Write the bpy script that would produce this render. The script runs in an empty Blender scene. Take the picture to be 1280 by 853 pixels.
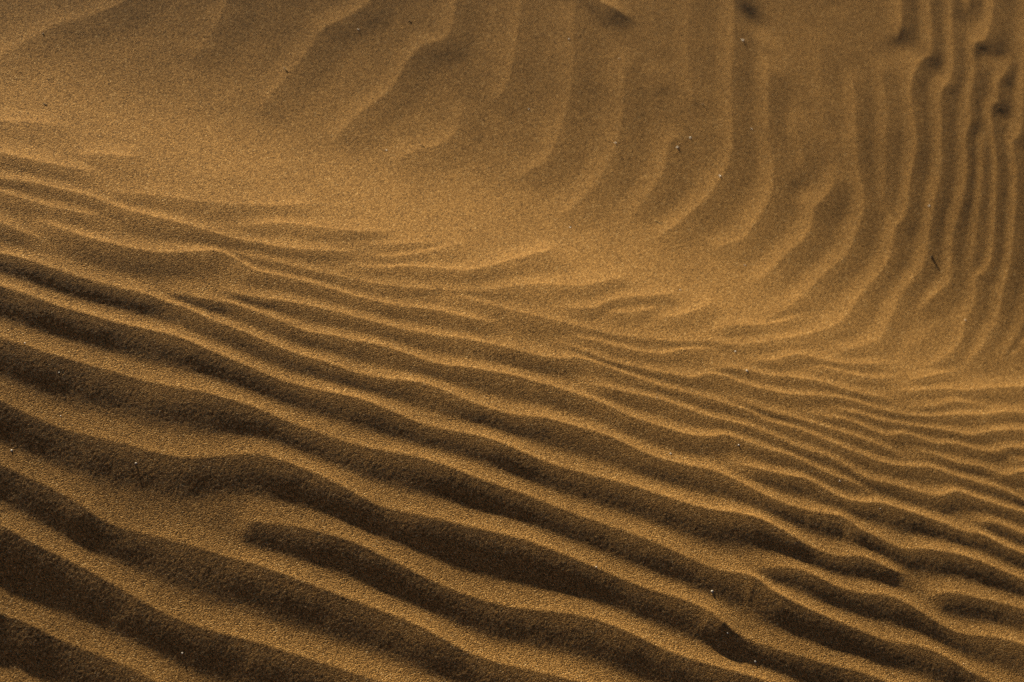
import bpy, bmesh, math, random
import numpy as np
from mathutils import Vector, Matrix

scene = bpy.context.scene
col = scene.collection

# camera and large-scale dune form (world metres)
CAM_H = 1.0; PITCH = math.radians(30); ROLL = math.radians(20); HFOV = math.radians(36)
def softplus(t, w):
    return w*np.logaddexp(0.0, t/w)
def macro(x, y):
    """Dune form without ripples: a slope up to a narrow bench, then the hollow face behind it."""
    yb = 1.99 + 0.21*x                        # the bench line
    z = -0.27*softplus(yb - 0.09 - y, 0.045) - (0.208 - 0.09*np.tanh(1.5*x))*softplus(yb - 0.30 - y, 0.11)
    z = z + (0.415 + 0.02*x)*softplus(y - yb - 0.10 + 0.17*np.tanh(np.minimum(x, 0.0)**2)
                                     + 0.08*np.tanh(1.5*np.maximum(x, 0.0)**2), 0.08)
    z = z - 0.075*softplus(x - 0.45, 0.12)      # the ground falls away to the right
    return 1.5*np.tanh(z/1.5)                # the dune levels off far beyond the hollow


# ------------------------------------------------------------------ camera
cam_data = bpy.data.cameras.new('camera')
cam = bpy.data.objects.new('camera', cam_data)
col.objects.link(cam)
fwd = Vector((0, math.cos(PITCH), -math.sin(PITCH)))
right0 = Vector((1, 0, 0)); up0 = Vector((0, math.sin(PITCH), math.cos(PITCH)))
right = right0*math.cos(ROLL) + up0*math.sin(ROLL)
up = up0*math.cos(ROLL) - right0*math.sin(ROLL)
cam.matrix_world = Matrix(((right.x, up.x, -fwd.x, 0), (right.y, up.y, -fwd.y, 0),
                           (right.z, up.z, -fwd.z, CAM_H), (0, 0, 0, 1)))
cam_data.sensor_width = 36.0
cam_data.lens = 18.0/math.tan(HFOV/2)
cam_data.clip_start = 0.02; cam_data.clip_end = 500.0
cam_data.dof.use_dof = True
cam_data.dof.focus_distance = 1.86
cam_data.dof.aperture_fstop = 5.0
scene.camera = cam
scene.render.engine = 'CYCLES'; scene.cycles.use_denoising = False    # keep the grain of the sand

# ------------------------------------------------------------------ light
SUN_ELEV = math.radians(25); SUN_AZ = math.radians(-42)      # azimuth from +Y, negative = left
sdir = Vector((math.sin(SUN_AZ)*math.cos(SUN_ELEV), math.cos(SUN_AZ)*math.cos(SUN_ELEV), math.sin(SUN_ELEV)))
sun_data = bpy.data.lights.new('sun', 'SUN')
sun_data.energy = 5.0; sun_data.angle = math.radians(0.5); sun_data.color = (1.0, 0.855, 0.605)
sun = bpy.data.objects.new('sun', sun_data); col.objects.link(sun)
sun.rotation_euler = sdir.to_track_quat('Z', 'Y').to_euler()
world = bpy.data.worlds.new('World'); scene.world = world; world.use_nodes = True
wn = world.node_tree.nodes; bg = wn['Background']
sky = wn.new('ShaderNodeTexSky'); sky.sky_type = 'NISHITA'; sky.sun_disc = False
sky.sun_elevation = SUN_ELEV; sky.sun_rotation = SUN_AZ
sky.dust_density = 0.8; sky.air_density = 0.15; sky.ozone_density = 1.0
world.node_tree.links.new(sky.outputs[0], bg.inputs[0]); bg.inputs[1].default_value = 0.05
scene.view_settings.view_transform = 'Standard'; scene.view_settings.look = 'None'
scene.view_settings.gamma = 1.0; scene.view_settings.exposure = 0.85

# ------------------------------------------------------------------ sand relief
# each ripple crest: (strength, sharp crest, runs on beyond its first point, ... its last point, ground points in metres);
# the slip face lies on the right-hand side of its direction
CRESTS = [
(1.00,0,1,1,[(-0.4137,1.1643),(-0.3624,1.1690),(-0.2980,1.1667)]),
(1.00,0,1,1,[(-0.4165,1.2336),(-0.3887,1.2368),(-0.3596,1.2344),(-0.3198,1.2344),(-0.2876,1.2348),(-0.2546,1.2337),(-0.2347,1.2309),(-0.2003,1.2268),(-0.1356,1.2270)]),
(1.00,0,1,1,[(-0.4622,1.3154),(-0.4172,1.3113),(-0.3764,1.3098),(-0.3387,1.3069),(-0.3034,1.3030),(-0.2678,1.2983),(-0.2324,1.2979),(-0.1933,1.3016),(-0.1530,1.3075),(-0.1067,1.3110),(-0.0606,1.3153),(-0.0136,1.3179),(0.0335,1.3205),(0.0899,1.3247)]),
(1.00,0,1,1,[(-0.4948,1.3737),(-0.4654,1.3731),(-0.4338,1.3723),(-0.4034,1.3700),(-0.3678,1.3631),(-0.3342,1.3640),(-0.2981,1.3697),(-0.2617,1.3754),(-0.2289,1.3785),(-0.1873,1.3842),(-0.1518,1.3863),(-0.1151,1.3880),(-0.0790,1.3892),(-0.0421,1.3907),(0.0022,1.3913),(0.0327,1.3891),(0.0707,1.3852),(0.1079,1.3866),(0.1268,1.3893),(0.1619,1.3946),(0.1983,1.3996),(0.2427,1.4019)]),
(1.00,0,1,1,[(-0.5308,1.4382),(-0.4933,1.4369),(-0.4559,1.4375),(-0.4218,1.4427),(-0.3871,1.4492),(-0.3526,1.4544),(-0.3225,1.4608),(-0.2967,1.4703),(-0.2710,1.4850),(-0.2396,1.5014),(-0.2158,1.5057),(-0.1785,1.5075),(-0.1391,1.5070),(-0.1122,1.5041),(-0.0805,1.5021),(-0.0417,1.5086),(-0.0008,1.5158),(0.0364,1.5225),(0.0808,1.5301),(0.1184,1.5337),(0.1579,1.5349),(0.1893,1.5357),(0.2231,1.5355),(0.2626,1.5379),(0.3006,1.5428),(0.3359,1.5423),(0.3645,1.5338),(0.3920,1.5301),(0.4181,1.5332),(0.4568,1.5389),(0.4966,1.5462),(0.5355,1.5554),(0.5767,1.5594),(0.6313,1.5665),(0.6977,1.5740)]),
(1.00,0,0,1,[(-0.2329,1.4238),(-0.2072,1.4288),(-0.1746,1.4388),(-0.1469,1.4446),(-0.1107,1.4499),(-0.0757,1.4506),(-0.0446,1.4486),(-0.0081,1.4458),(0.0247,1.4444),(0.0626,1.4461),(0.1062,1.4522),(0.1361,1.4605),(0.1720,1.4704),(0.2065,1.4756),(0.2421,1.4774),(0.2788,1.4755),(0.3169,1.4764),(0.3553,1.4815),(0.3927,1.4874),(0.4236,1.4905),(0.4692,1.4901)]),
(1.00,0,1,1,[(-0.5679,1.5052),(-0.5530,1.5058),(-0.5201,1.5107),(-0.4724,1.5171),(-0.4375,1.5228),(-0.4010,1.5280),(-0.3661,1.5347),(-0.3314,1.5446),(-0.2955,1.5503),(-0.2630,1.5545),(-0.2244,1.5546),(-0.1856,1.5570),(-0.1476,1.5589),(-0.1100,1.5650),(-0.0663,1.5751),(-0.0236,1.5801),(0.0163,1.5814),(0.0629,1.5857),(0.1018,1.5876),(0.1314,1.5887),(0.1756,1.5918),(0.2102,1.5951),(0.2527,1.5976),(0.2876,1.5966),(0.3233,1.5972),(0.3496,1.6014),(0.3721,1.6084),(0.3919,1.6086),(0.4038,1.6041),(0.4372,1.6018),(0.4867,1.6038),(0.5273,1.6073),(0.5692,1.6116),(0.6149,1.6255),(0.6430,1.6279),(0.6753,1.6256),(0.7155,1.6250),(0.7729,1.6282)]),
(1.00,0,0,1,[(0.3717,1.6104),(0.3787,1.6192),(0.3983,1.6317),(0.4312,1.6460),(0.4563,1.6499),(0.4868,1.6496),(0.5198,1.6551),(0.5576,1.6699),(0.5836,1.6734),(0.6126,1.6715),(0.6420,1.6675),(0.6763,1.6717),(0.7124,1.6859),(0.7564,1.6959),(0.8269,1.7097)]),
(0.95,0,1,0,[(-0.5999,1.5635),(-0.5710,1.5675),(-0.5389,1.5696),(-0.5022,1.5751),(-0.4667,1.5812),(-0.4305,1.5887),(-0.3955,1.5968),(-0.3700,1.5987),(-0.3561,1.5984),(-0.3175,1.5996),(-0.2827,1.6000),(-0.2440,1.6011),(-0.2062,1.6076),(-0.1700,1.6157),(-0.1443,1.6186),(-0.1041,1.6201),(-0.0697,1.6199),(-0.0264,1.6287),(0.0108,1.6369),(0.0462,1.6382),(0.0811,1.6381),(0.1211,1.6427),(0.1649,1.6503),(0.2048,1.6572),(0.2445,1.6617),(0.2854,1.6668),(0.3120,1.6723),(0.3381,1.6812),(0.3648,1.6881),(0.3869,1.6904),(0.4155,1.6887),(0.4444,1.6861),(0.4725,1.6880),(0.4943,1.6951),(0.5179,1.7067),(0.5383,1.7097),(0.5615,1.7094),(0.5807,1.7141),(0.5936,1.7241)]),
(1.00,0,0,1,[(0.6103,1.6910),(0.6283,1.7069),(0.6561,1.7220),(0.6850,1.7293),(0.7140,1.7379),(0.7529,1.7468),(0.8246,1.7636)]),
(0.85,0,1,1,[(-0.6219,1.6041),(-0.5938,1.6103),(-0.5617,1.6134),(-0.5240,1.6182),(-0.4880,1.6245),(-0.4520,1.6334),(-0.4267,1.6364),(-0.3944,1.6406),(-0.3619,1.6396),(-0.3271,1.6410),(-0.3007,1.6419),(-0.2844,1.6415),(-0.2472,1.6427),(-0.2095,1.6480),(-0.1694,1.6506),(-0.1324,1.6591),(-0.0958,1.6724),(-0.0695,1.6754),(-0.0420,1.6752),(-0.0095,1.6763),(0.0327,1.6820),(0.0693,1.6963),(0.1095,1.7034),(0.1490,1.7102),(0.1767,1.7112),(0.2194,1.7108),(0.2594,1.7179),(0.3002,1.7279),(0.3283,1.7293),(0.3801,1.7275),(0.4141,1.7295),(0.4495,1.7386),(0.4861,1.7496),(0.5068,1.7439),(0.5394,1.7456),(0.5746,1.7463),(0.5968,1.7589),(0.6276,1.7710),(0.6662,1.7822),(0.7106,1.7865),(0.7504,1.7909),(0.8235,1.8000)]),
(0.80,0,0,0,[(-0.4377,1.6439),(-0.4092,1.6565),(-0.3733,1.6652),(-0.3415,1.6742),(-0.3152,1.6762),(-0.2835,1.6784),(-0.2486,1.6783),(-0.2111,1.6886),(-0.1857,1.6939),(-0.1661,1.7002),(-0.1346,1.7046),(-0.1022,1.7068),(-0.0737,1.7109),(-0.0306,1.7251),(0.0157,1.7383),(0.0553,1.7452),(0.0964,1.7516),(0.1370,1.7563),(0.1806,1.7546),(0.2216,1.7595),(0.2548,1.7645),(0.2846,1.7757),(0.3048,1.7901),(0.3295,1.7948),(0.3673,1.7983),(0.4013,1.8053),(0.4391,1.8051),(0.4778,1.8082),(0.5126,1.8147),(0.5231,1.8176)]),
(0.90,0,0,1,[(0.3157,1.7520),(0.3453,1.7592),(0.3732,1.7643),(0.4009,1.7720),(0.4286,1.7810),(0.4583,1.7782),(0.4876,1.7792),(0.5103,1.7859),(0.5348,1.7986),(0.5677,1.8042),(0.5877,1.8083),(0.6233,1.8142),(0.6570,1.8178),(0.6831,1.8278),(0.7076,1.8278),(0.7481,1.8299),(0.8221,1.8406)]),
(0.90,0,0,1,[(0.6617,1.8359),(0.6756,1.8460),(0.6972,1.8550),(0.7217,1.8602),(0.7465,1.8616),(0.8211,1.8752)]),
(0.72,0,0,1,[(-0.3796,1.6796),(-0.3562,1.6883),(-0.3236,1.6964),(-0.2881,1.7088),(-0.2501,1.7184),(-0.2122,1.7264),(-0.1722,1.7326),(-0.1334,1.7395),(-0.0946,1.7505),(-0.0572,1.7635),(-0.0383,1.7680),(0.0041,1.7779),(0.0365,1.7839),(0.0675,1.7961),(0.0836,1.8091),(0.1086,1.8152),(0.1426,1.8177),(0.1711,1.8199),(0.2051,1.8238),(0.2387,1.8303),(0.2783,1.8372),(0.3067,1.8424),(0.3355,1.8465),(0.3597,1.8439),(0.4021,1.8540),(0.4471,1.8573),(0.4914,1.8604),(0.5367,1.8672),(0.5720,1.8810),(0.6015,1.8960),(0.6408,1.9024),(0.6877,1.9131),(0.7189,1.9192),(0.7442,1.9193),(0.8203,1.9294)]),
(0.75,0,0,1,[(0.0986,1.7732),(0.1307,1.7817),(0.1720,1.7908),(0.2066,1.8006),(0.2405,1.8045),(0.2837,1.8091),(0.3249,1.8197),(0.3629,1.8246),(0.4066,1.8245),(0.4505,1.8328),(0.4808,1.8300),(0.5111,1.8274),(0.5462,1.8368),(0.5841,1.8451),(0.6175,1.8538),(0.6403,1.8757),(0.6647,1.8809),(0.7042,1.8875),(0.7451,1.8976),(0.8205,1.9156)]),
(0.63,0,1,0,[(-0.6821,1.6373),(-0.6434,1.6442),(-0.6168,1.6441),(-0.5971,1.6470),(-0.5754,1.6566)]),
(0.72,0,0,0,[(-0.6194,1.6691),(-0.5994,1.6721),(-0.5814,1.6725),(-0.5519,1.6738),(-0.5153,1.6806),(-0.4787,1.6900),(-0.4453,1.7048),(-0.4131,1.7262),(-0.3916,1.7402),(-0.3632,1.7386),(-0.3394,1.7345),(-0.3195,1.7400),(-0.2747,1.7506),(-0.2365,1.7559),(-0.1972,1.7617),(-0.1576,1.7706),(-0.1074,1.7897),(-0.0679,1.7982),(-0.0280,1.8099),(-0.0113,1.8117)]),
(0.63,0,1,0,[(-0.7137,1.6948),(-0.6769,1.7069),(-0.6435,1.7200),(-0.6065,1.7289),(-0.5700,1.7373),(-0.5295,1.7401),(-0.4920,1.7473),(-0.4539,1.7563),(-0.4158,1.7635),(-0.3816,1.7698),(-0.3571,1.7783),(-0.3199,1.7895),(-0.2834,1.8068),(-0.2549,1.8227),(-0.2246,1.8346)]),
(0.48,0,1,0,[(-0.7039,1.6771),(-0.6667,1.6877),(-0.6292,1.6923),(-0.5971,1.6996),(-0.5680,1.7065),(-0.5489,1.7119),(-0.5220,1.7128)]),
(0.44,1,0,0,[(-0.3950,1.7409),(-0.3730,1.7493),(-0.3480,1.7562),(-0.2967,1.7678),(-0.2449,1.7794),(-0.1935,1.7937),(-0.1432,1.8134),(-0.0933,1.8378),(-0.0567,1.8595),(-0.0254,1.8871),(0.0196,1.9209),(0.0643,1.9458),(0.1025,1.9868),(0.1329,2.0236)]),
(0.45,1,0,1,[(-0.1331,1.8176),(-0.0908,1.8295),(-0.0504,1.8370),(-0.0137,1.8422),(0.0265,1.8526),(0.0680,1.8636),(0.1089,1.8742),(0.1509,1.8871),(0.1915,1.9040),(0.2168,1.9154),(0.2535,1.9405),(0.2925,1.9553),(0.3304,1.9840),(0.3770,2.0268),(0.4167,2.0664),(0.4482,2.1126),(0.4597,2.1510),(0.4755,2.1982),(0.4969,2.2522),(0.5085,2.2938),(0.5087,2.3353),(0.5109,2.3607),(0.5218,2.3840),(0.5234,2.4143),(0.5205,2.4654),(0.5213,2.5015),(0.5217,2.5508),(0.5109,2.5966),(0.4952,2.6545),(0.4943,2.6932),(0.5004,2.7268),(0.5098,2.7486),(0.5198,2.7669),(0.5125,2.8229),(0.5000,2.8951),(0.4894,2.9786)]),
(0.60,1,0,0,[(0.0571,1.8365),(0.1031,1.8530),(0.1411,1.8604),(0.1789,1.8707),(0.1993,1.8806),(0.2194,1.8999),(0.2514,1.9217),(0.2788,1.9395)]),
(0.68,1,0,1,[(0.0494,1.8214),(0.0895,1.8271),(0.1284,1.8291),(0.1506,1.8337),(0.1893,1.8430),(0.2302,1.8549),(0.2499,1.8627),(0.2648,1.8784),(0.2869,1.8877),(0.3130,1.8885),(0.3514,1.8963),(0.3940,1.9111),(0.4374,1.9345),(0.4730,1.9473),(0.5120,1.9544),(0.5584,1.9692),(0.5889,1.9842),(0.6347,2.0152),(0.6831,2.0452),(0.7158,2.0709),(0.7422,2.0842),(0.8234,2.1269)]),
(0.68,1,0,1,[(0.4373,1.9144),(0.4835,1.9287),(0.5174,1.9360),(0.5476,1.9459),(0.5902,1.9631),(0.6211,1.9750),(0.6587,1.9879),(0.6900,2.0146),(0.7417,2.0494),(0.8221,2.0995)]),
(0.68,1,0,0,[(0.2973,1.8490),(0.3275,1.8595),(0.3569,1.8610),(0.3996,1.8713),(0.4442,1.8800),(0.4882,1.8871),(0.5303,1.8933),(0.5489,1.8923),(0.5734,1.8932)]),
(0.68,1,0,1,[(0.3989,1.8840),(0.4360,1.8958),(0.4770,1.9100),(0.5074,1.9124),(0.5319,1.9144),(0.5574,1.9334),(0.5821,1.9371),(0.6067,1.9424),(0.6372,1.9585),(0.6786,1.9690),(0.7037,1.9836),(0.7161,1.9986),(0.7417,2.0122),(0.8205,2.0529)]),
(0.68,1,0,1,[(0.5673,1.9054),(0.5996,1.9207),(0.6393,1.9258),(0.6800,1.9403),(0.7178,1.9458),(0.7426,1.9687),(0.8198,2.0087)]),
(0.60,1,0,1,[(0.7076,1.9846),(0.7423,1.9882),(0.8201,2.0214)]),
(0.60,1,0,0,[(0.3041,1.9311),(0.3324,1.9460),(0.3541,1.9573),(0.3715,1.9765),(0.3849,1.9902),(0.4150,1.9999),(0.4454,2.0100),(0.4915,2.0358),(0.5347,2.0694)]),
(0.68,1,0,0,[(0.2570,1.8756),(0.2802,1.8993),(0.3136,1.9152),(0.3497,1.9248),(0.3969,1.9459),(0.4348,1.9585),(0.4592,1.9616),(0.5017,1.9739),(0.5480,1.9937)]),
(0.52,1,0,0,[(0.4014,1.9624),(0.4226,1.9855),(0.4529,1.9937),(0.4774,2.0002),(0.5177,2.0202),(0.5458,2.0471)]),
(0.52,1,0,0,[(0.5463,2.0329),(0.5736,2.0559),(0.6015,2.0833),(0.6443,2.1244)]),
(0.60,1,0,1,[(0.5253,1.9952),(0.5681,2.0252),(0.6185,2.0608),(0.6443,2.0738),(0.6836,2.1029),(0.7440,2.1456),(0.8268,2.2052)]),
(0.52,1,0,0,[(0.5552,1.9823),(0.5969,2.0092),(0.6343,2.0445),(0.6574,2.0539),(0.6899,2.0657)]),
(0.32,1,1,0,[(-0.7603,1.7814),(-0.7252,1.7997),(-0.6732,1.8308),(-0.6370,1.8503)]),
(0.56,1,1,0,[(-0.7340,1.7323),(-0.6970,1.7452),(-0.6488,1.7587),(-0.6104,1.7706),(-0.5643,1.7912)]),
(0.40,1,0,0,[(-0.6267,1.7930),(-0.5790,1.8235),(-0.5333,1.8490)]),
(0.36,1,0,0,[(-0.5618,1.7504),(-0.4956,1.7882),(-0.4476,1.8075),(-0.4006,1.8318),(-0.3365,1.8762),(-0.3012,1.9095)]),
(0.48,1,0,0,[(-0.3982,1.7832),(-0.3689,1.8085),(-0.3408,1.8303),(-0.2983,1.8491),(-0.2609,1.8646),(-0.2241,1.8875),(-0.1975,1.9159)]),
(0.40,1,0,0,[(-0.2458,1.8471),(-0.2167,1.8641),(-0.1922,1.8784),(-0.1445,1.9162),(-0.1172,1.9474)]),
(0.48,1,0,0,[(-0.2347,1.8308),(-0.2095,1.8413),(-0.1850,1.8549),(-0.1518,1.8874),(-0.1182,1.9277),(-0.1015,1.9557)]),
(0.60,1,0,0,[(-0.2486,1.8050),(-0.2024,1.8196),(-0.1679,1.8440),(-0.1296,1.8625),(-0.0983,1.8749),(-0.0684,1.9032),(-0.0384,1.9406),(-0.0038,1.9847),(0.0215,2.0273)]),
(0.56,1,0,0,[(0.0344,1.8813),(0.0685,1.8966),(0.0920,1.9143),(0.1103,1.9421),(0.1360,1.9662),(0.1761,1.9963),(0.2054,2.0319)]),
(0.48,1,0,0,[(0.0933,1.9084),(0.1313,1.9262),(0.1624,1.9529),(0.1822,1.9808)]),
(0.48,1,0,0,[(0.1605,1.9298),(0.1816,1.9463),(0.2102,1.9717),(0.2362,2.0040),(0.2588,2.0511)]),
(0.48,1,0,0,[(0.2464,1.9555),(0.2678,1.9761),(0.2839,1.9938),(0.3263,2.0230),(0.3654,2.0604),(0.3927,2.0982)]),
(0.38,0,0,1,[(0.1399,2.1085),(0.1667,2.1582),(0.1913,2.2136),(0.2078,2.2502),(0.2157,2.2902),(0.2238,2.3231),(0.2228,2.3669),(0.2112,2.4269),(0.1919,2.5086),(0.1802,2.5751),(0.1700,2.6287),(0.1587,2.6877),(0.1451,2.7647)]),
(0.38,0,0,0,[(0.2290,2.1331),(0.2493,2.1685),(0.2751,2.1951),(0.2869,2.2348),(0.2970,2.2761),(0.3017,2.3174),(0.2966,2.3585),(0.2760,2.4272),(0.2580,2.5090),(0.2477,2.5600),(0.2338,2.6066)]),
(0.26,0,0,0,[(0.3384,2.3735),(0.3414,2.4105),(0.3356,2.4341),(0.3186,2.4643),(0.3003,2.5149)]),
(0.43,0,0,0,[(0.2976,2.0970),(0.3239,2.1452),(0.3413,2.1917),(0.3585,2.2292),(0.3733,2.2644),(0.3762,2.2976),(0.3748,2.3230),(0.3827,2.3413),(0.3935,2.3683),(0.3950,2.4007),(0.3812,2.4319)]),
(0.15,0,0,0,[(0.3687,2.4893),(0.3573,2.5290),(0.3383,2.5940),(0.3255,2.6654),(0.3073,2.7158)]),
(0.40,0,0,0,[(0.3175,2.0256),(0.3477,2.0632),(0.3750,2.1130),(0.3939,2.1579),(0.4095,2.1956),(0.4255,2.2287),(0.4418,2.2594),(0.4462,2.2969),(0.4536,2.3410),(0.4527,2.3838),(0.4308,2.4508),(0.4146,2.5232),(0.4019,2.5911),(0.3833,2.6581)]),
(0.27,0,0,0,[(0.4857,2.3819),(0.4808,2.4438),(0.4708,2.5098),(0.4618,2.5881),(0.4442,2.6548),(0.4246,2.7131)]),
(0.53,0,0,1,[(0.4537,2.7516),(0.4562,2.7989),(0.4486,2.8630),(0.4386,2.9462)]),
(0.43,0,0,1,[(0.4298,2.0211),(0.4727,2.0622),(0.5091,2.1074),(0.5190,2.1466),(0.5292,2.1942),(0.5393,2.2364),(0.5558,2.2776),(0.5662,2.3094),(0.5691,2.3454),(0.5675,2.4045),(0.5690,2.4610),(0.5708,2.5152),(0.5609,2.6031),(0.5495,2.6806),(0.5528,2.7022),(0.5625,2.7238),(0.5625,2.7743),(0.5529,2.8414),(0.5418,2.9212),(0.5319,3.0057)]),
(0.43,0,0,1,[(0.5629,2.1910),(0.5802,2.2340),(0.5989,2.2731),(0.6120,2.2978),(0.6116,2.3437),(0.6076,2.4047),(0.6141,2.4602),(0.6164,2.5413),(0.6044,2.6171),(0.6092,2.6540),(0.6029,2.7083),(0.6049,2.7734),(0.5963,2.8217),(0.5997,2.8490),(0.6146,2.8582),(0.6230,2.9172),(0.6208,2.9712),(0.6155,3.0597)]),
(0.53,0,0,1,[(0.5749,2.8975),(0.5748,2.9415),(0.5671,3.0278)]),
(0.27,0,0,0,[(0.6390,2.3259),(0.6461,2.3554),(0.6474,2.3987),(0.6463,2.4495),(0.6432,2.5574),(0.6358,2.6513)]),
(0.43,0,0,0,[(0.5733,2.0803),(0.6013,2.1119),(0.6270,2.1532),(0.6418,2.1995),(0.6444,2.2333),(0.6571,2.2723),(0.6577,2.3019),(0.6562,2.3351),(0.6711,2.3588),(0.6785,2.4019),(0.6764,2.4660),(0.6705,2.5508),(0.6660,2.5936),(0.6490,2.6679),(0.6433,2.7070),(0.6534,2.7287),(0.6505,2.7727),(0.6605,2.7991),(0.6672,2.8279),(0.6801,2.8609)]),
(0.40,0,0,1,[(0.6445,2.1326),(0.6667,2.1749),(0.6844,2.2257),(0.6980,2.2619),(0.7008,2.2876),(0.7032,2.3332),(0.7096,2.3773),(0.7115,2.4208),(0.7088,2.5283),(0.7041,2.5921),(0.6967,2.6209),(0.6891,2.6519),(0.7012,2.6704),(0.7037,2.7102),(0.6971,2.8156),(0.6971,2.8885)]),
(0.30,0,0,1,[(0.7019,2.1717),(0.7247,2.2060),(0.7461,2.2421),(0.7616,2.3366),(0.7671,2.4409),(0.7662,2.5619)]),
(0.18,0,0,0,[(0.5347,2.0886),(0.5721,2.1436),(0.5905,2.1833),(0.6034,2.2186)]),
(0.37,0,0,1,[(0.7830,2.3822),(0.7815,2.4829),(0.7749,2.6027),(0.7740,2.7528),(0.7673,2.9545)]),
(0.29,0,0,1,[(-0.4473,2.0080),(-0.4468,2.0648),(-0.4396,2.1246),(-0.4317,2.1846),(-0.4307,2.2274),(-0.4214,2.2506),(-0.4041,2.2814),(-0.3894,2.3239),(-0.3873,2.4091)]),
(0.32,0,0,1,[(-0.3406,2.0180),(-0.3321,2.0703),(-0.3212,2.1168),(-0.3065,2.1577),(-0.2977,2.1945),(-0.2945,2.2512),(-0.2884,2.2865),(-0.2768,2.3035),(-0.2579,2.3273),(-0.2606,2.3708),(-0.2696,2.4129),(-0.2883,2.4794)]),
(0.25,0,0,0,[(-0.2498,2.0304),(-0.2362,2.0733),(-0.2196,2.0998),(-0.2021,2.1171),(-0.1856,2.1538),(-0.1882,2.1940),(-0.1939,2.2392)]),
(0.25,0,0,1,[(-0.1658,2.2391),(-0.1448,2.2741),(-0.1461,2.3207),(-0.1594,2.4018),(-0.1759,2.4764),(-0.1957,2.5439)]),
(0.27,0,0,1,[(-0.0852,2.1099),(-0.0547,2.1632),(-0.0401,2.2052),(-0.0418,2.2439),(-0.0434,2.2968),(-0.0500,2.3528),(-0.0658,2.4118),(-0.0813,2.4748),(-0.0956,2.5289),(-0.1156,2.5978)]),
(0.27,0,0,0,[(-0.0036,2.0600),(0.0195,2.1248),(0.0341,2.1717),(0.0441,2.2216),(0.0476,2.2757),(0.0437,2.3218),(0.0348,2.3708),(0.0220,2.4241),(0.0010,2.4816)]),
(0.29,0,0,0,[(0.1021,2.1205),(0.1102,2.1807),(0.1262,2.2393),(0.1284,2.2816),(0.1259,2.3211),(0.1350,2.3460),(0.1563,2.3671)]),
(0.22,0,0,1,[(0.1541,2.3951),(0.1359,2.4544),(0.1151,2.5121),(0.0996,2.5771),(0.0853,2.6434),(0.0692,2.7178)]),
(0.22,0,1,1,[(-0.7982,1.8733),(-0.7720,1.9449),(-0.7578,1.9863),(-0.7497,2.0104),(-0.7283,2.0355),(-0.7053,2.0762),(-0.6935,2.1032),(-0.6885,2.1845)]),
(0.18,0,0,1,[(-0.5688,2.0436),(-0.5648,2.0846),(-0.5659,2.1435),(-0.5697,2.1865),(-0.5815,2.2660)]),
(0.14,0,1,1,[(-0.8631,1.9700),(-0.8518,2.0597)]),
(0.60,0,1,0,[(-0.0777,2.5510),(-0.0449,2.5478),(-0.0108,2.5453),(0.0195,2.5402)]),
(0.15,0,0,0,[(0.0962,2.4093),(0.0800,2.4293),(0.0611,2.4480),(0.0441,2.4643)]),
(0.33,1,0,1,[(0.6980,2.1648),(0.7325,2.2563),(0.7476,2.3168),(0.7605,2.4052),(0.7652,2.5549),(0.7552,2.6462),(0.7562,2.6944),(0.7464,2.8384)]),
(0.33,1,0,1,[(0.7475,2.1948),(0.7930,2.2850),(0.8113,2.3442),(0.8166,2.4312),(0.8100,2.5796),(0.7953,2.6695),(0.8025,2.7164),(0.8042,2.8590)]),
(0.33,1,0,1,[(0.8036,2.2248),(0.8378,2.3137),(0.8513,2.3715),(0.8629,2.4572),(0.8678,2.6042),(0.8592,2.6929),(0.8616,2.7384),(0.8519,2.8797)]),
(0.33,1,0,1,[(0.8500,2.2548),(0.8956,2.3423),(0.9153,2.3988),(0.9221,2.4832),(0.9156,2.6289),(0.8995,2.7162),(0.9052,2.7604),(0.9066,2.9004)]),
(0.33,1,0,1,[(0.9091,2.2848),(0.9433,2.3710),(0.9556,2.4262),(0.9657,2.5092),(0.9702,2.6536),(0.9627,2.7395),(0.9667,2.7824),(0.9576,2.9210)]),
(0.33,1,0,1,[(0.9527,2.3148),(0.9980,2.3997),(1.0188,2.4535),(1.0272,2.5352),(1.0212,2.6782),(1.0042,2.7629),(1.0083,2.8044),(1.0089,2.9417)]),
]
rng = np.random.default_rng(11)

def resample(P, step):
    """Catmull-Rom through the crest points, then even spacing."""
    P = np.asarray(P, float)
    if len(P) == 2:
        P = np.array([P[0], P.mean(0), P[1]])
    Q = np.vstack([2*P[0]-P[1], P, 2*P[-1]-P[-2]])
    out = []
    for i in range(1, len(Q)-2):
        p0, p1, p2, p3 = Q[i-1], Q[i], Q[i+1], Q[i+2]
        for t in np.linspace(0, 1, 9)[:-1]:
            out.append(0.5*((2*p1) + (p2-p0)*t + (2*p0-5*p1+4*p2-p3)*t*t + (3*p1-p0-3*p2+p3)*t**3))
    out.append(P[-1]); out = np.array(out)
    s = np.r_[0, np.cumsum(np.hypot(*np.diff(out, axis=0).T))]
    n = max(6, int(s[-1]/step)); u = np.linspace(0, s[-1], n)
    return np.c_[np.interp(u, s, out[:, 0]), np.interp(u, s, out[:, 1])]

def smooth(v, n):
    if n < 1: return v
    k = np.exp(-0.5*(np.arange(-2*n, 2*n+1)/n)**2); k /= k.sum()
    return np.convolve(np.pad(v, 2*n, mode='edge'), k, mode='valid')

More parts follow.
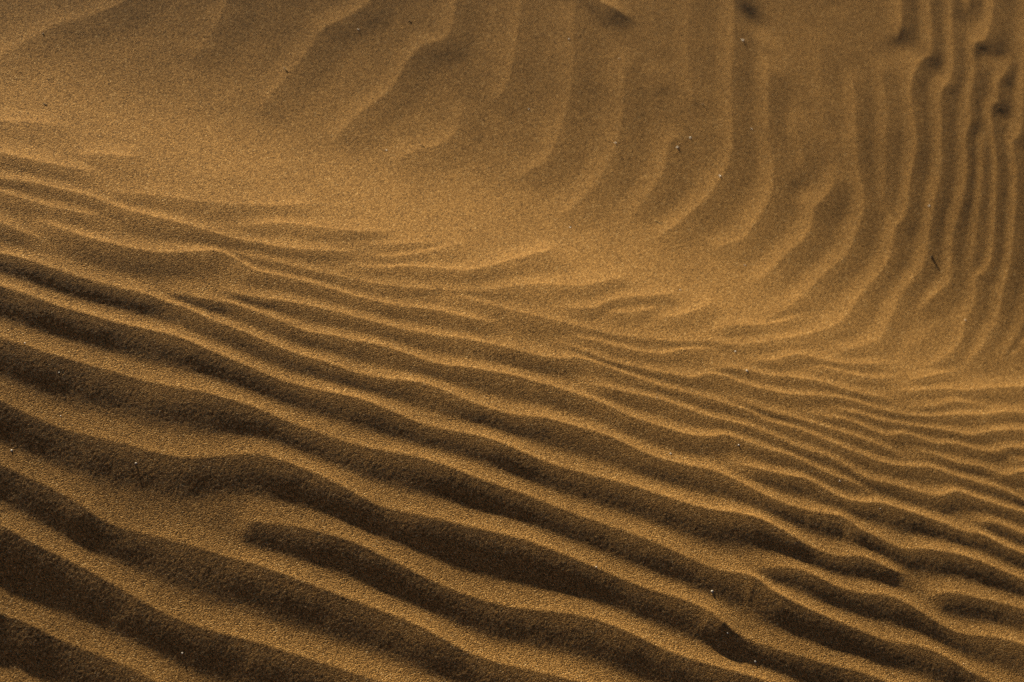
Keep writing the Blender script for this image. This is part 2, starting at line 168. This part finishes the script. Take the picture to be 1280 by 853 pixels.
STEP = 0.006
curves = []
for amp, sharp, e0, e1, pts in CRESTS:
    P = resample(pts, STEP)
    P = np.c_[smooth(P[:, 0], 1), smooth(P[:, 1], 1)] if len(P) > 8 else P
    m = min(12, len(P)-1)
    if e0:                                                   # ripples carry on outside the picture
        d = P[0]-P[m]; d = d/np.linalg.norm(d); n = 95
        w = np.cumsum(rng.normal(0, .03, n)); nn = np.array([-d[1], d[0]])
        P = np.vstack([P[0] + d*STEP*(i+1) + nn*STEP*w[i]*2 for i in range(n)][::-1] + [p for p in P])
    if e1:
        d = P[-1]-P[-1-m]; d = d/np.linalg.norm(d); n = 95
        w = np.cumsum(rng.normal(0, .03, n)); nn = np.array([-d[1], d[0]])
        P = np.vstack([p for p in P] + [P[-1] + d*STEP*(i+1) + nn*STEP*w[i]*2 for i in range(n)])
    curves.append([amp, P, sharp])

segA = np.vstack([c[1][:-1] for c in curves]); segB = np.vstack([c[1][1:] for c in curves])
segI = np.concatenate([np.full(len(c[1])-1, i) for i, c in enumerate(curves)])
GAP_MAX = 0.075

def gaps(i, P, N):
    """Distance from every crest sample along N to the next crest."""
    A = segA[segI != i]; D = (segB-segA)[segI != i]
    g = np.full(len(P), GAP_MAX)
    for k in range(len(P)):
        near = np.abs(A-P[k]).max(1) < GAP_MAX*1.2
        if not near.any(): continue
        a = A[near]-P[k]; d = D[near]; n = N[k]
        den = n[0]*d[:, 1]-n[1]*d[:, 0]; den = np.where(np.abs(den) < 1e-12, 1e-12, den)
        t = (a[:, 0]*d[:, 1]-a[:, 1]*d[:, 0])/den
        u = (a[:, 0]*n[1]-a[:, 1]*n[0])/den
        ok = (t > 1e-5) & (u >= -0.05) & (u <= 1.05)
        if ok.any(): g[k] = min(GAP_MAX, t[ok].min())
    return g

TT = np.linspace(0, 1, 400)
sst = lambda a, b, t: (lambda u: u*u*(3-2*u))(np.clip((t-a)/(b-a), 0, 1))
LEE = np.cumsum((.55+.45*sst(0, .5, TT))*(1-sst(.55, 1.0, TT))); LEE = 1-(LEE-LEE[0])/(LEE[-1]-LEE[0])
STO = np.cumsum((.27+.73*(1-TT)**2.4)*(1-sst(.60, 1, TT))*(1-.25*sst(.0, .10, .10-TT))); STO = 1-(STO-STO[0])/(STO[-1]-STO[0])
PEAK = np.gradient(-LEE, TT).max(); LIMIT = .90
RIPPLE = 0.085                                               # height of a ripple over its spacing
for i, c in enumerate(curves):
    P = c[1]; T = np.gradient(P, axis=0); T /= np.linalg.norm(T, axis=1)[:, None]
    N = np.c_[T[:, 1], -T[:, 0]]                             # to the right: slip face
    gl = smooth(np.clip(gaps(i, P, N), .008, GAP_MAX), 4); gs = smooth(np.clip(gaps(i, P, -N), .008, GAP_MAX), 4)
    A = c[0]*RIPPLE*np.minimum(0.5*(gl+gs), 1.7*np.minimum(gl, gs))
    s = np.arange(len(P))*STEP; L = s[-1]
    ta = min(.05, L*.35)
    tap = lambda q: np.clip(q/ta, 0, 1)**2*(3-2*np.clip(q/ta, 0, 1))
    A = A*tap(s)*tap(L-s)
    A = A*(1+.06*smooth(rng.normal(0, 1, len(P)), 6))
    e = .01                                                   # slip faces stay just below the angle at which they would throw long shadows
    hx = (macro(P[:, 0]+e, P[:, 1])-macro(P[:, 0]-e, P[:, 1]))/(2*e); hy = (macro(P[:, 0], P[:, 1]+e)-macro(P[:, 0], P[:, 1]-e))/(2*e)
    base = sdir.z - hx*sdir.x - hy*sdir.y
    Q = P+N*(gl*.5)[:, None]
    hx = (macro(Q[:, 0]+e, Q[:, 1])-macro(Q[:, 0]-e, Q[:, 1]))/(2*e); hy = (macro(Q[:, 0], Q[:, 1]+e)-macro(Q[:, 0], Q[:, 1]-e))/(2*e)
    base = np.minimum(base, .25*base+.75*(sdir.z - hx*sdir.x - hy*sdir.y))
    away = np.maximum(.15, -(N[:, 0]*sdir.x+N[:, 1]*sdir.y))
    A = np.minimum(A, LIMIT*np.maximum(base, .05)/away*gl*.80/PEAK)
    c += [np.minimum(gl*.80, .062), np.minimum(gs*.50, .034), A]

# ground grid in rings about the photographer's feet: fine where the camera looks, coarse to the horizon
ph = np.radians(np.concatenate([np.linspace(-180, -34, 40)[:-1], np.linspace(-34, -27, 30)[:-1],
                                np.linspace(-27, 28.5, 1005)[:-1], np.linspace(28.5, 37, 60)[:-1], np.linspace(37, 180, 40)]))
rr = [1.02]
while rr[-1] < 3.35: rr.append(rr[-1]+.00092*rr[-1]+.00028)
rr = np.concatenate([np.linspace(.02, 1.02, 60)[:-1], rr, np.geomspace(3.36, 3.9, 40), np.geomspace(4.0, 90, 60)])
PHI, RAD = np.meshgrid(ph, rr, indexing='ij')
X = RAD*np.sin(PHI); Y = RAD*np.cos(PHI)

STS = np.cumsum((.26+.74*(1-TT)**5)*(1-sst(.60, 1, TT))); STS = 1-(STS-STS[0])/(STS[-1]-STS[0])
def stoss_sharp(t): return np.interp(t, TT, STS, right=0)
def lee(t): return np.interp(t, TT, LEE, right=0)
def stoss(t): return np.interp(t, TT, STO, right=0)

KS = 0.0006
acc = np.ones_like(X)
for amp, P, sharp, WL, WS, A in curves:
    sgn_d = None
    wmax = max(WL.max(), WS.max())
    # rings and angles the whole crest can reach
    pr = np.hypot(P[:, 0], P[:, 1]); pa = np.arctan2(P[:, 0], P[:, 1])
    i0, i1 = np.searchsorted(ph, [pa.min()-wmax/pr.min(), pa.max()+wmax/pr.min()])
    j0, j1 = np.searchsorted(rr, [pr.min()-wmax, pr.max()+wmax])
    if i1 <= i0 or j1 <= j0: continue
    best = np.full((i1-i0, j1-j0), 1e9); hb = np.zeros_like(best)
    for k in range(len(P)-1):
        a, b = P[k], P[k+1]; w = max(WL[k], WS[k], WL[k+1], WS[k+1])+STEP
        r_ = pr[k]; 
        u0, u1 = np.searchsorted(ph, [min(pa[k], pa[k+1])-w/(r_-w), max(pa[k], pa[k+1])+w/(r_-w)])
        v0, v1 = np.searchsorted(rr, [min(pr[k], pr[k+1])-w, max(pr[k], pr[k+1])+w])
        u0, u1, v0, v1 = max(u0, i0), min(u1, i1), max(v0, j0), min(v1, j1)
        if u1 <= u0 or v1 <= v0: continue
        x = X[u0:u1, v0:v1]-a[0]; y = Y[u0:u1, v0:v1]-a[1]
        d = b-a; L2 = d@d
        t = np.clip((x*d[0]+y*d[1])/L2, 0, 1)
        dx = x-t*d[0]; dy = y-t*d[1]; dd = np.sqrt(dx*dx+dy*dy)
        bb = best[u0-i0:u1-i0, v0-j0:v1-j0]; hh = hb[u0-i0:u1-i0, v0-j0:v1-j0]
        m = dd < bb
        if not m.any(): continue
        side = (x*d[1]-y*d[0])                                # > 0: right of travel
        t = t[m]; dm = dd[m]; sd = side[m] > 0
        wl = WL[k]+(WL[k+1]-WL[k])*t; ws = WS[k]+(WS[k+1]-WS[k])*t; am = A[k]+(A[k+1]-A[k])*t
        bb[m] = dm
        hh[m] = am*np.where(sd, lee(dm/wl), (stoss_sharp if sharp else stoss)(dm/ws))
    acc[i0:i1, j0:j1] += np.exp(hb/KS)-1
ripple = KS*np.log(acc)

def vnoise(x, y, seed):
    """Smooth value noise."""
    g = np.random.default_rng(seed).random((256, 256))
    xi = np.floor(x).astype(int); yi = np.floor(y).astype(int); fx = x-xi; fy = y-yi
    fx = fx*fx*fx*(fx*(fx*6-15)+10); fy = fy*fy*fy*(fy*(fy*6-15)+10)
    xi &= 255; yi &= 255; x1 = (xi+1) & 255; y1 = (yi+1) & 255
    return (g[xi, yi]*(1-fx)+g[x1, yi]*fx)*(1-fy)+(g[xi, y1]*(1-fx)+g[x1, y1]*fx)*fy-.5

# small dents and tread marks in the far corner: depth, half length, half width, direction
DENTS = [
(0.2065,2.6626,0.0035,0.0315,0.0174,-0.520),
(0.5333,2.7404,0.0012,0.0205,0.0187,-0.266),
(0.4615,2.7464,0.0012,0.0139,0.0185,-0.463),
(0.5741,2.8844,0.0011,0.0161,0.0172,-0.487),
(0.6163,2.8193,0.0013,0.0121,0.0196,-0.269),
(0.6678,2.8302,0.0011,0.0280,0.0169,-0.542),
(0.6715,2.6965,0.0012,0.0184,0.0186,-0.391),
(0.7096,2.6544,0.0010,0.0263,0.0157,-0.381),
(0.6427,2.9738,0.0014,0.0412,0.0209,-0.681),
(0.3340,2.7830,0.0009,0.0144,0.0132,-0.563),
(0.3483,2.3519,0.0012,0.0109,0.0177,-0.396),
]
dent = np.zeros_like(X)
for dx_, dy_, dep, la, lp, an in DENTS:
    j0, j1 = np.searchsorted(rr, [math.hypot(dx_, dy_)-.25, math.hypot(dx_, dy_)+.25])
    i0, i1 = np.searchsorted(ph, [math.atan2(dx_, dy_)-.15, math.atan2(dx_, dy_)+.15])
    xs = X[i0:i1, j0:j1]-dx_; ys = Y[i0:i1, j0:j1]-dy_
    u = xs*math.cos(an)+ys*math.sin(an); v = -xs*math.sin(an)+ys*math.cos(an)
    dent[i0:i1, j0:j1] -= dep*np.exp(-.5*(u/la)**2-.5*(v/lp)**2)

near = np.exp(-np.maximum(RAD-3.4, 0)/.6)
relief = .005*vnoise(X/.33+7, Y/.33+3, 1) + .0009*vnoise(X/.11+5, Y/.11, 2) + .00022*vnoise(X/.034, Y/.034+9, 3) \
    + .00007*vnoise(X/.012, Y/.012, 4)
far = .10*vnoise(X/3.1+40, Y/3.1+11, 5)*np.clip((RAD-4)/4, 0, 1)
g0 = rng.normal(0, 1, X.shape)                               # single grains standing proud or sunk
g1 = (g0+np.roll(g0, 1, 0)+np.roll(g0, 1, 1)+np.roll(np.roll(g0, 1, 0), 1, 1))/2
grains = np.clip(g0, -2.2, 2.6)*.000035*np.exp(-np.maximum(RAD-3.4, 0)/.5)
Z = macro(X, Y) + ripple + dent + grains + relief*np.clip(near, .15, 1) + far

na, nr = X.shape
co = np.stack([X, Y, Z], -1).reshape(-1, 3).astype(np.float32)
ii, jj = np.meshgrid(np.arange(na-1), np.arange(nr-1), indexing='ij')
a = (ii*nr+jj).ravel()
quads = np.stack([a, a+1, a+nr+1, a+nr], -1).astype(np.int32)
me = bpy.data.meshes.new('sand_dune')
me.vertices.add(len(co)); me.vertices.foreach_set('co', co.ravel())
me.loops.add(quads.size); me.loops.foreach_set('vertex_index', quads.ravel())
me.polygons.add(len(quads))
me.polygons.foreach_set('loop_start', np.arange(0, quads.size, 4, dtype=np.int32))
me.polygons.foreach_set('loop_total', np.full(len(quads), 4, dtype=np.int32))
me.polygons.foreach_set('use_smooth', np.ones(len(quads), dtype=bool))
me.update(calc_edges=True)
dune = bpy.data.objects.new('sand_dune', me); col.objects.link(dune)
dune['kind'] = 'structure'; dune['label'] = 'wind rippled golden brown sand of a dune hollow'

# ------------------------------------------------------------------ materials
def principled(name, color, rough, spec=.3):
    m = bpy.data.materials.new(name); m.use_nodes = True
    b = m.node_tree.nodes['Principled BSDF']
    b.inputs['Base Color'].default_value = (*color, 1); b.inputs['Roughness'].default_value = rough
    b.inputs['Specular IOR Level'].default_value = spec
    return m, m.node_tree, b

sand, nt, bsdf = principled('sand', (.46, .29, .11), .9, .15)
N = nt.nodes; LK = nt.links.new
tc = N.new('ShaderNodeTexCoord')
def tex(kind, scale, **kw):
    n = N.new(kind); n.inputs['Scale'].default_value = scale
    for k, v in kw.items(): n.inputs[k].default_value = v
    LK(tc.outputs['Object'], n.inputs['Vector']); return n
grain = tex('ShaderNodeTexVoronoi', 780.0)
patch = tex('ShaderNodeTexNoise', 9.0, Detail=5.0)
# tone of the single grains: most amber, some dark, a few pale quartz
sep = N.new('ShaderNodeSeparateColor'); LK(grain.outputs['Color'], sep.inputs[0])
ramp = N.new('ShaderNodeValToRGB'); LK(sep.outputs[0], ramp.inputs[0])
cr = ramp.color_ramp
cr.elements[0].position = 0; cr.elements[0].color = (.12, .062, .017, 1)
cr.elements[1].position = 1; cr.elements[1].color = (.85, .57, .25, 1)
for p, c_ in ((.14, (.22, .115, .030)), (.5, (.42, .220, .060)), (.86, (.56, .305, .088)), (.975, (.70, .41, .135))):
    e = cr.elements.new(p); e.color = (*c_, 1)
pr_ = N.new('ShaderNodeMapRange'); LK(patch.outputs[0], pr_.inputs[0])
pr_.inputs[1].default_value = .3; pr_.inputs[2].default_value = .7; pr_.inputs[3].default_value = .9; pr_.inputs[4].default_value = 1.08
mul = N.new('ShaderNodeVectorMath'); mul.operation = 'SCALE'
LK(ramp.outputs[0], mul.inputs[0]); LK(pr_.outputs[0], mul.inputs['Scale'])
LK(mul.outputs[0], bsdf.inputs['Base Color'])
b1 = N.new('ShaderNodeBump'); b1.inputs['Strength'].default_value = .7; b1.inputs['Distance'].default_value = .0009; b1.invert = True
LK(grain.outputs['Distance'], b1.inputs['Height'])
b2 = N.new('ShaderNodeBump'); b2.inputs['Strength'].default_value = .35; b2.inputs['Distance'].default_value = .0010
cl = tex('ShaderNodeTexNoise', 760.0, Detail=2.0)
LK(cl.outputs[0], b2.inputs['Height']); LK(b1.outputs[0], b2.inputs['Normal']); LK(b2.outputs[0], bsdf.inputs['Normal'])
me.materials.append(sand)

def ground_z(x, y):
    """Height of the sand under a point, read from the nearest grid corners."""
    r = math.hypot(x, y); p = math.atan2(x, y)
    i = min(max(int(np.searchsorted(ph, p)), 1), na-1); j = min(max(int(np.searchsorted(rr, r)), 1), nr-1)
    fi = (p-ph[i-1])/(ph[i]-ph[i-1]); fj = (r-rr[j-1])/(rr[j]-rr[j-1])
    return float((Z[i-1, j-1]*(1-fi)+Z[i, j-1]*fi)*(1-fj)+(Z[i-1, j]*(1-fi)+Z[i, j]*fi)*fj)

# ------------------------------------------------------------------ loose bits lying on the sand
def mat_noise(name, c0, c1, scale, rough, spec):
    m, nt_, b = principled(name, c0, rough, spec)
    n = nt_.nodes.new('ShaderNodeTexNoise'); n.inputs['Scale'].default_value = scale
    t = nt_.nodes.new('ShaderNodeTexCoord'); nt_.links.new(t.outputs['Object'], n.inputs['Vector'])
    r = nt_.nodes.new('ShaderNodeValToRGB'); nt_.links.new(n.outputs[0], r.inputs[0])
    r.color_ramp.elements[0].position = .35; r.color_ramp.elements[0].color = (*c0, 1)
    r.color_ramp.elements[1].position = .65; r.color_ramp.elements[1].color = (*c1, 1)
    nt_.links.new(r.outputs[0], b.inputs['Base Color']); return m
quartz = mat_noise('quartz', (.78, .70, .55), (.90, .86, .76), 900, .35, .5)
amber = mat_noise('amber_quartz', (.70, .42, .18), (.85, .60, .30), 900, .35, .5)
husk = mat_noise('dark_husk', (.008, .006, .004), (.03, .02, .012), 700, .6, .3)
drystalk = mat_noise('dry_straw', (.42, .29, .10), (.62, .46, .20), 500, .7, .2)

def tag(o, label, cat, group=None):
    o['label'] = label; o['category'] = cat
    if group: o['group'] = group

def mesh_obj(name, bm, mat, parent=None):
    m = bpy.data.meshes.new(name); bm.normal_update(); bm.to_mesh(m); bm.free()
    for p in m.polygons: p.use_smooth = True
    m.materials.append(mat)
    o = bpy.data.objects.new(name, m); col.objects.link(o)
    if parent: o.parent = parent
    return o

random.seed(4)
GRAINS = [
(0.1926,2.6066,0.0029,'largest pale grain, just left of the slanted dent near the top edge'),
(0.1549,2.3556,0.0022,'pale grain on the hooked ripple end high on the hollow face, upper of two'),
(0.1402,2.3240,0.0022,'pale grain below the hooked ripple end high on the hollow face, lower of two'),
(0.2171,2.3038,0.0025,'pale grain sitting on the long curved crest right of the upper centre'),
(-0.0799,2.4409,0.0016,'tiny pale grain on the broad ripple near the top centre'),
(0.0069,2.4488,0.0016,'tiny pale grain right of the broad top centre ripple, in its trough'),
(0.0456,2.2780,0.0016,'tiny pale grain on the lower bend of the ripple right of top centre'),
(0.2465,2.4273,0.0014,'faint pale grain in the trough right of the long curved crest'),
(0.1577,2.4334,0.0017,'amber grain in the trough above the hooked ripple end'),
(-0.0975,2.2691,0.0014,'tiny pale grain left of the broad top centre ripple'),
(-0.3827,2.2647,0.0016,'tiny pale grain between the two diagonal ripples at upper left'),
(-0.2645,2.0674,0.0016,'tiny pale grain at the foot of the second diagonal ripple, upper left'),
(0.2879,2.1449,0.0014,'pale grain alone on the smooth sand right of the centre'),
(0.2013,2.0285,0.0013,'small pale grain on smooth sand above the bench ripples'),
(0.0230,2.0694,0.0014,'tiny pale grain on the smooth golden sand at the centre'),
(0.2968,1.9432,0.0020,'pale grain on the fine bench ripples, upper of two'),
(0.3179,1.9145,0.0022,'pale grain on the fine bench ripples, lower of two'),
(0.2421,1.7276,0.0018,'pale grain on the lit back of a mid slope ripple, right of centre'),
(0.3274,1.7848,0.0017,'pale grain just under the bent crest on the right of the slope'),
(0.2058,1.8019,0.0016,'pale grain on a thin short crest, right of centre'),
(0.4734,1.8024,0.0016,'pale grain in the shade at the end of a fading ripple on the right'),
(0.5347,1.7889,0.0014,'small pale grain on a wavy crest at the right'),
(0.3357,1.5709,0.0022,'bright grain in the dark trough at lower right'),
(0.4067,1.5105,0.0020,'bright grain in the darkest trough near the bottom edge'),
(0.1889,1.5365,0.0016,'pale grain on a ripple crest, lower centre'),
(0.3650,1.5265,0.0014,'small pale grain under the bend of a ripple at lower right'),
(0.6760,1.6311,0.0016,'amber pale grain on the lowest crest at lower right, upper of two'),
(0.6859,1.6238,0.0017,'amber pale grain on the lowest crest at lower right, lower of two'),
(-0.3599,1.4358,0.0018,'bright grain in the broad dark trough at lower left'),
(-0.4619,1.4515,0.0014,'pale grain on a sunlit crest at the left, lower of two'),
(-0.4913,1.3942,0.0017,'bright grain in the dark trough at the left edge'),
(-0.5395,1.5115,0.0016,'pale grain on the sunlit crest near the left edge, upper of two'),
(-0.4877,1.4964,0.0013,'tiny pale grain in the dark trough below the upper left crest'),
(0.5613,2.4328,0.0019,'pale grain on a near vertical ripple above the dark seed'),
(0.6446,2.2340,0.0016,'pale grain below right of the dark seed'),
(-0.2219,1.2690,0.0013,'bright grain in the dark trough near the bottom left corner'),
]
for gx, gy, gr, text in GRAINS:
    bm = bmesh.new(); bmesh.ops.create_icosphere(bm, subdivisions=2, radius=gr)
    sq = (1, random.uniform(.75, .95), random.uniform(.65, .85))
    cut = [Vector((random.gauss(0, 1), random.gauss(0, 1), random.gauss(0, 1))).normalized() for _ in range(5)]
    for v in bm.verts:                                       # a worn, faceted grain
        for c_ in cut:
            d = v.co.dot(c_)-gr*.78
            if d > 0: v.co -= c_*d*.8
        v.co = Vector((v.co.x*sq[0], v.co.y*sq[1], v.co.z*sq[2]))
    o = mesh_obj('quartz_grain', bm, amber if text.startswith('amber') else quartz)
    o.location = (gx, gy, ground_z(gx, gy)+gr*(-.5 if gy < 1.95 else -.3)); o.rotation_euler = (0, 0, random.uniform(0, 6.28))
    tag(o, text, 'sand grain', 'pale grains scattered on the sand')

def spindle(bm, pts, radii, seg=8):
    """Closed tube through points with its own radius at each."""
    rings = []
    for i, p in enumerate(pts):
        d = (pts[min(i+1, len(pts)-1)]-pts[max(i-1, 0)]).normalized()
        s_ = d.cross(Vector((0, 0, 1))); s_ = s_.normalized() if s_.length > 1e-6 else Vector((1, 0, 0)); t_ = s_.cross(d)
        rings.append([bm.verts.new(p+(s_*math.cos(a_)+t_*math.sin(a_))*radii[i]) for a_ in [2*math.pi*k/seg for k in range(seg)]])
    for r0_, r1_ in zip(rings, rings[1:]):
        for k in range(seg): bm.faces.new((r0_[k], r0_[(k+1) % seg], r1_[(k+1) % seg], r1_[k]))
    bm.faces.new(rings[0][::-1]); bm.faces.new(rings[-1])

BITS = [
(0.5768,2.3332,0.5791,2.3293,0.0030,'seed','black oval seed with a short stalk, right of the hollow face ripples'),
(-0.4511,2.1292,-0.4414,2.1243,0.0007,'twig','thin dark twig on the first diagonal ripple, upper left'),
(-0.2242,2.1060,-0.2164,2.1056,0.0006,'twig','thin dark twig on the short bent ripple left of top centre'),
(-0.6967,1.8644,-0.6915,1.8654,0.0008,'twig','short dark twig flat on smooth sand near the left edge'),
(-0.3219,2.3283,-0.3164,2.3283,0.0006,'twig','tiny dark twig near the top edge, between diagonal ripples'),
(-0.7573,1.9818,-0.7540,1.9789,0.0012,'seed','dark seed at the end of the faint ripple, top left'),
(-0.2953,2.0243,-0.2923,2.0225,0.0010,'seed','dark seed on smooth sand below the diagonal ripples'),
(0.1378,2.1609,0.1524,2.1594,0.0008,'straw','pale dry straw bit lying on smooth sand, upper centre'),
]
for ax, ay, bx, by, w, kind, text in BITS:
    a_ = Vector((ax, ay, ground_z(ax, ay))); b_ = Vector((bx, by, ground_z(bx, by)))
    mid = (a_+b_)/2; A_ = a_-mid; B_ = b_-mid; up_ = Vector((0, 0, -w*{'seed': .35, 'straw': .6, 'twig': .2}[kind]))
    if kind == 'seed':
        root = bpy.data.objects.new('seed', None); col.objects.link(root); root.location = mid
        tag(root, text, 'seed')
        bm = bmesh.new(); n = 9
        spindle(bm, [A_.lerp(B_, .72*t/(n-1))+up_ for t in range(n)], [max(.0001, w*math.sin(math.pi*(.06+.88*t/(n-1)))**.7) for t in range(n)], 10)
        mesh_obj('husk', bm, husk, root)
        bm = bmesh.new(); side = (B_-A_).cross(Vector((0, 0, 1)))*.06
        spindle(bm, [A_.lerp(B_, .68)+up_, A_.lerp(B_, .82)+up_*1.1+side, B_+up_*.9+side*1.6], [w*.34, w*.26, w*.16], 6)
        mesh_obj('stalk', bm, husk, root)
    else:
        bm = bmesh.new(); n = 7; side = (B_-A_).cross(Vector((0, 0, 1)))*.09
        spindle(bm, [A_.lerp(B_, t/(n-1))+up_*(1+.5*math.sin(2.5*t/(n-1)))+side*math.sin(math.pi*t/(n-1)) for t in range(n)],
                [w*(.45+.55*math.sin(math.pi*(.15+.7*t/(n-1)))) for t in range(n)], 6)
        o = mesh_obj(kind, bm, husk if kind == 'twig' else drystalk); o.location = mid
        tag(o, text, 'twig' if kind == 'twig' else 'straw')
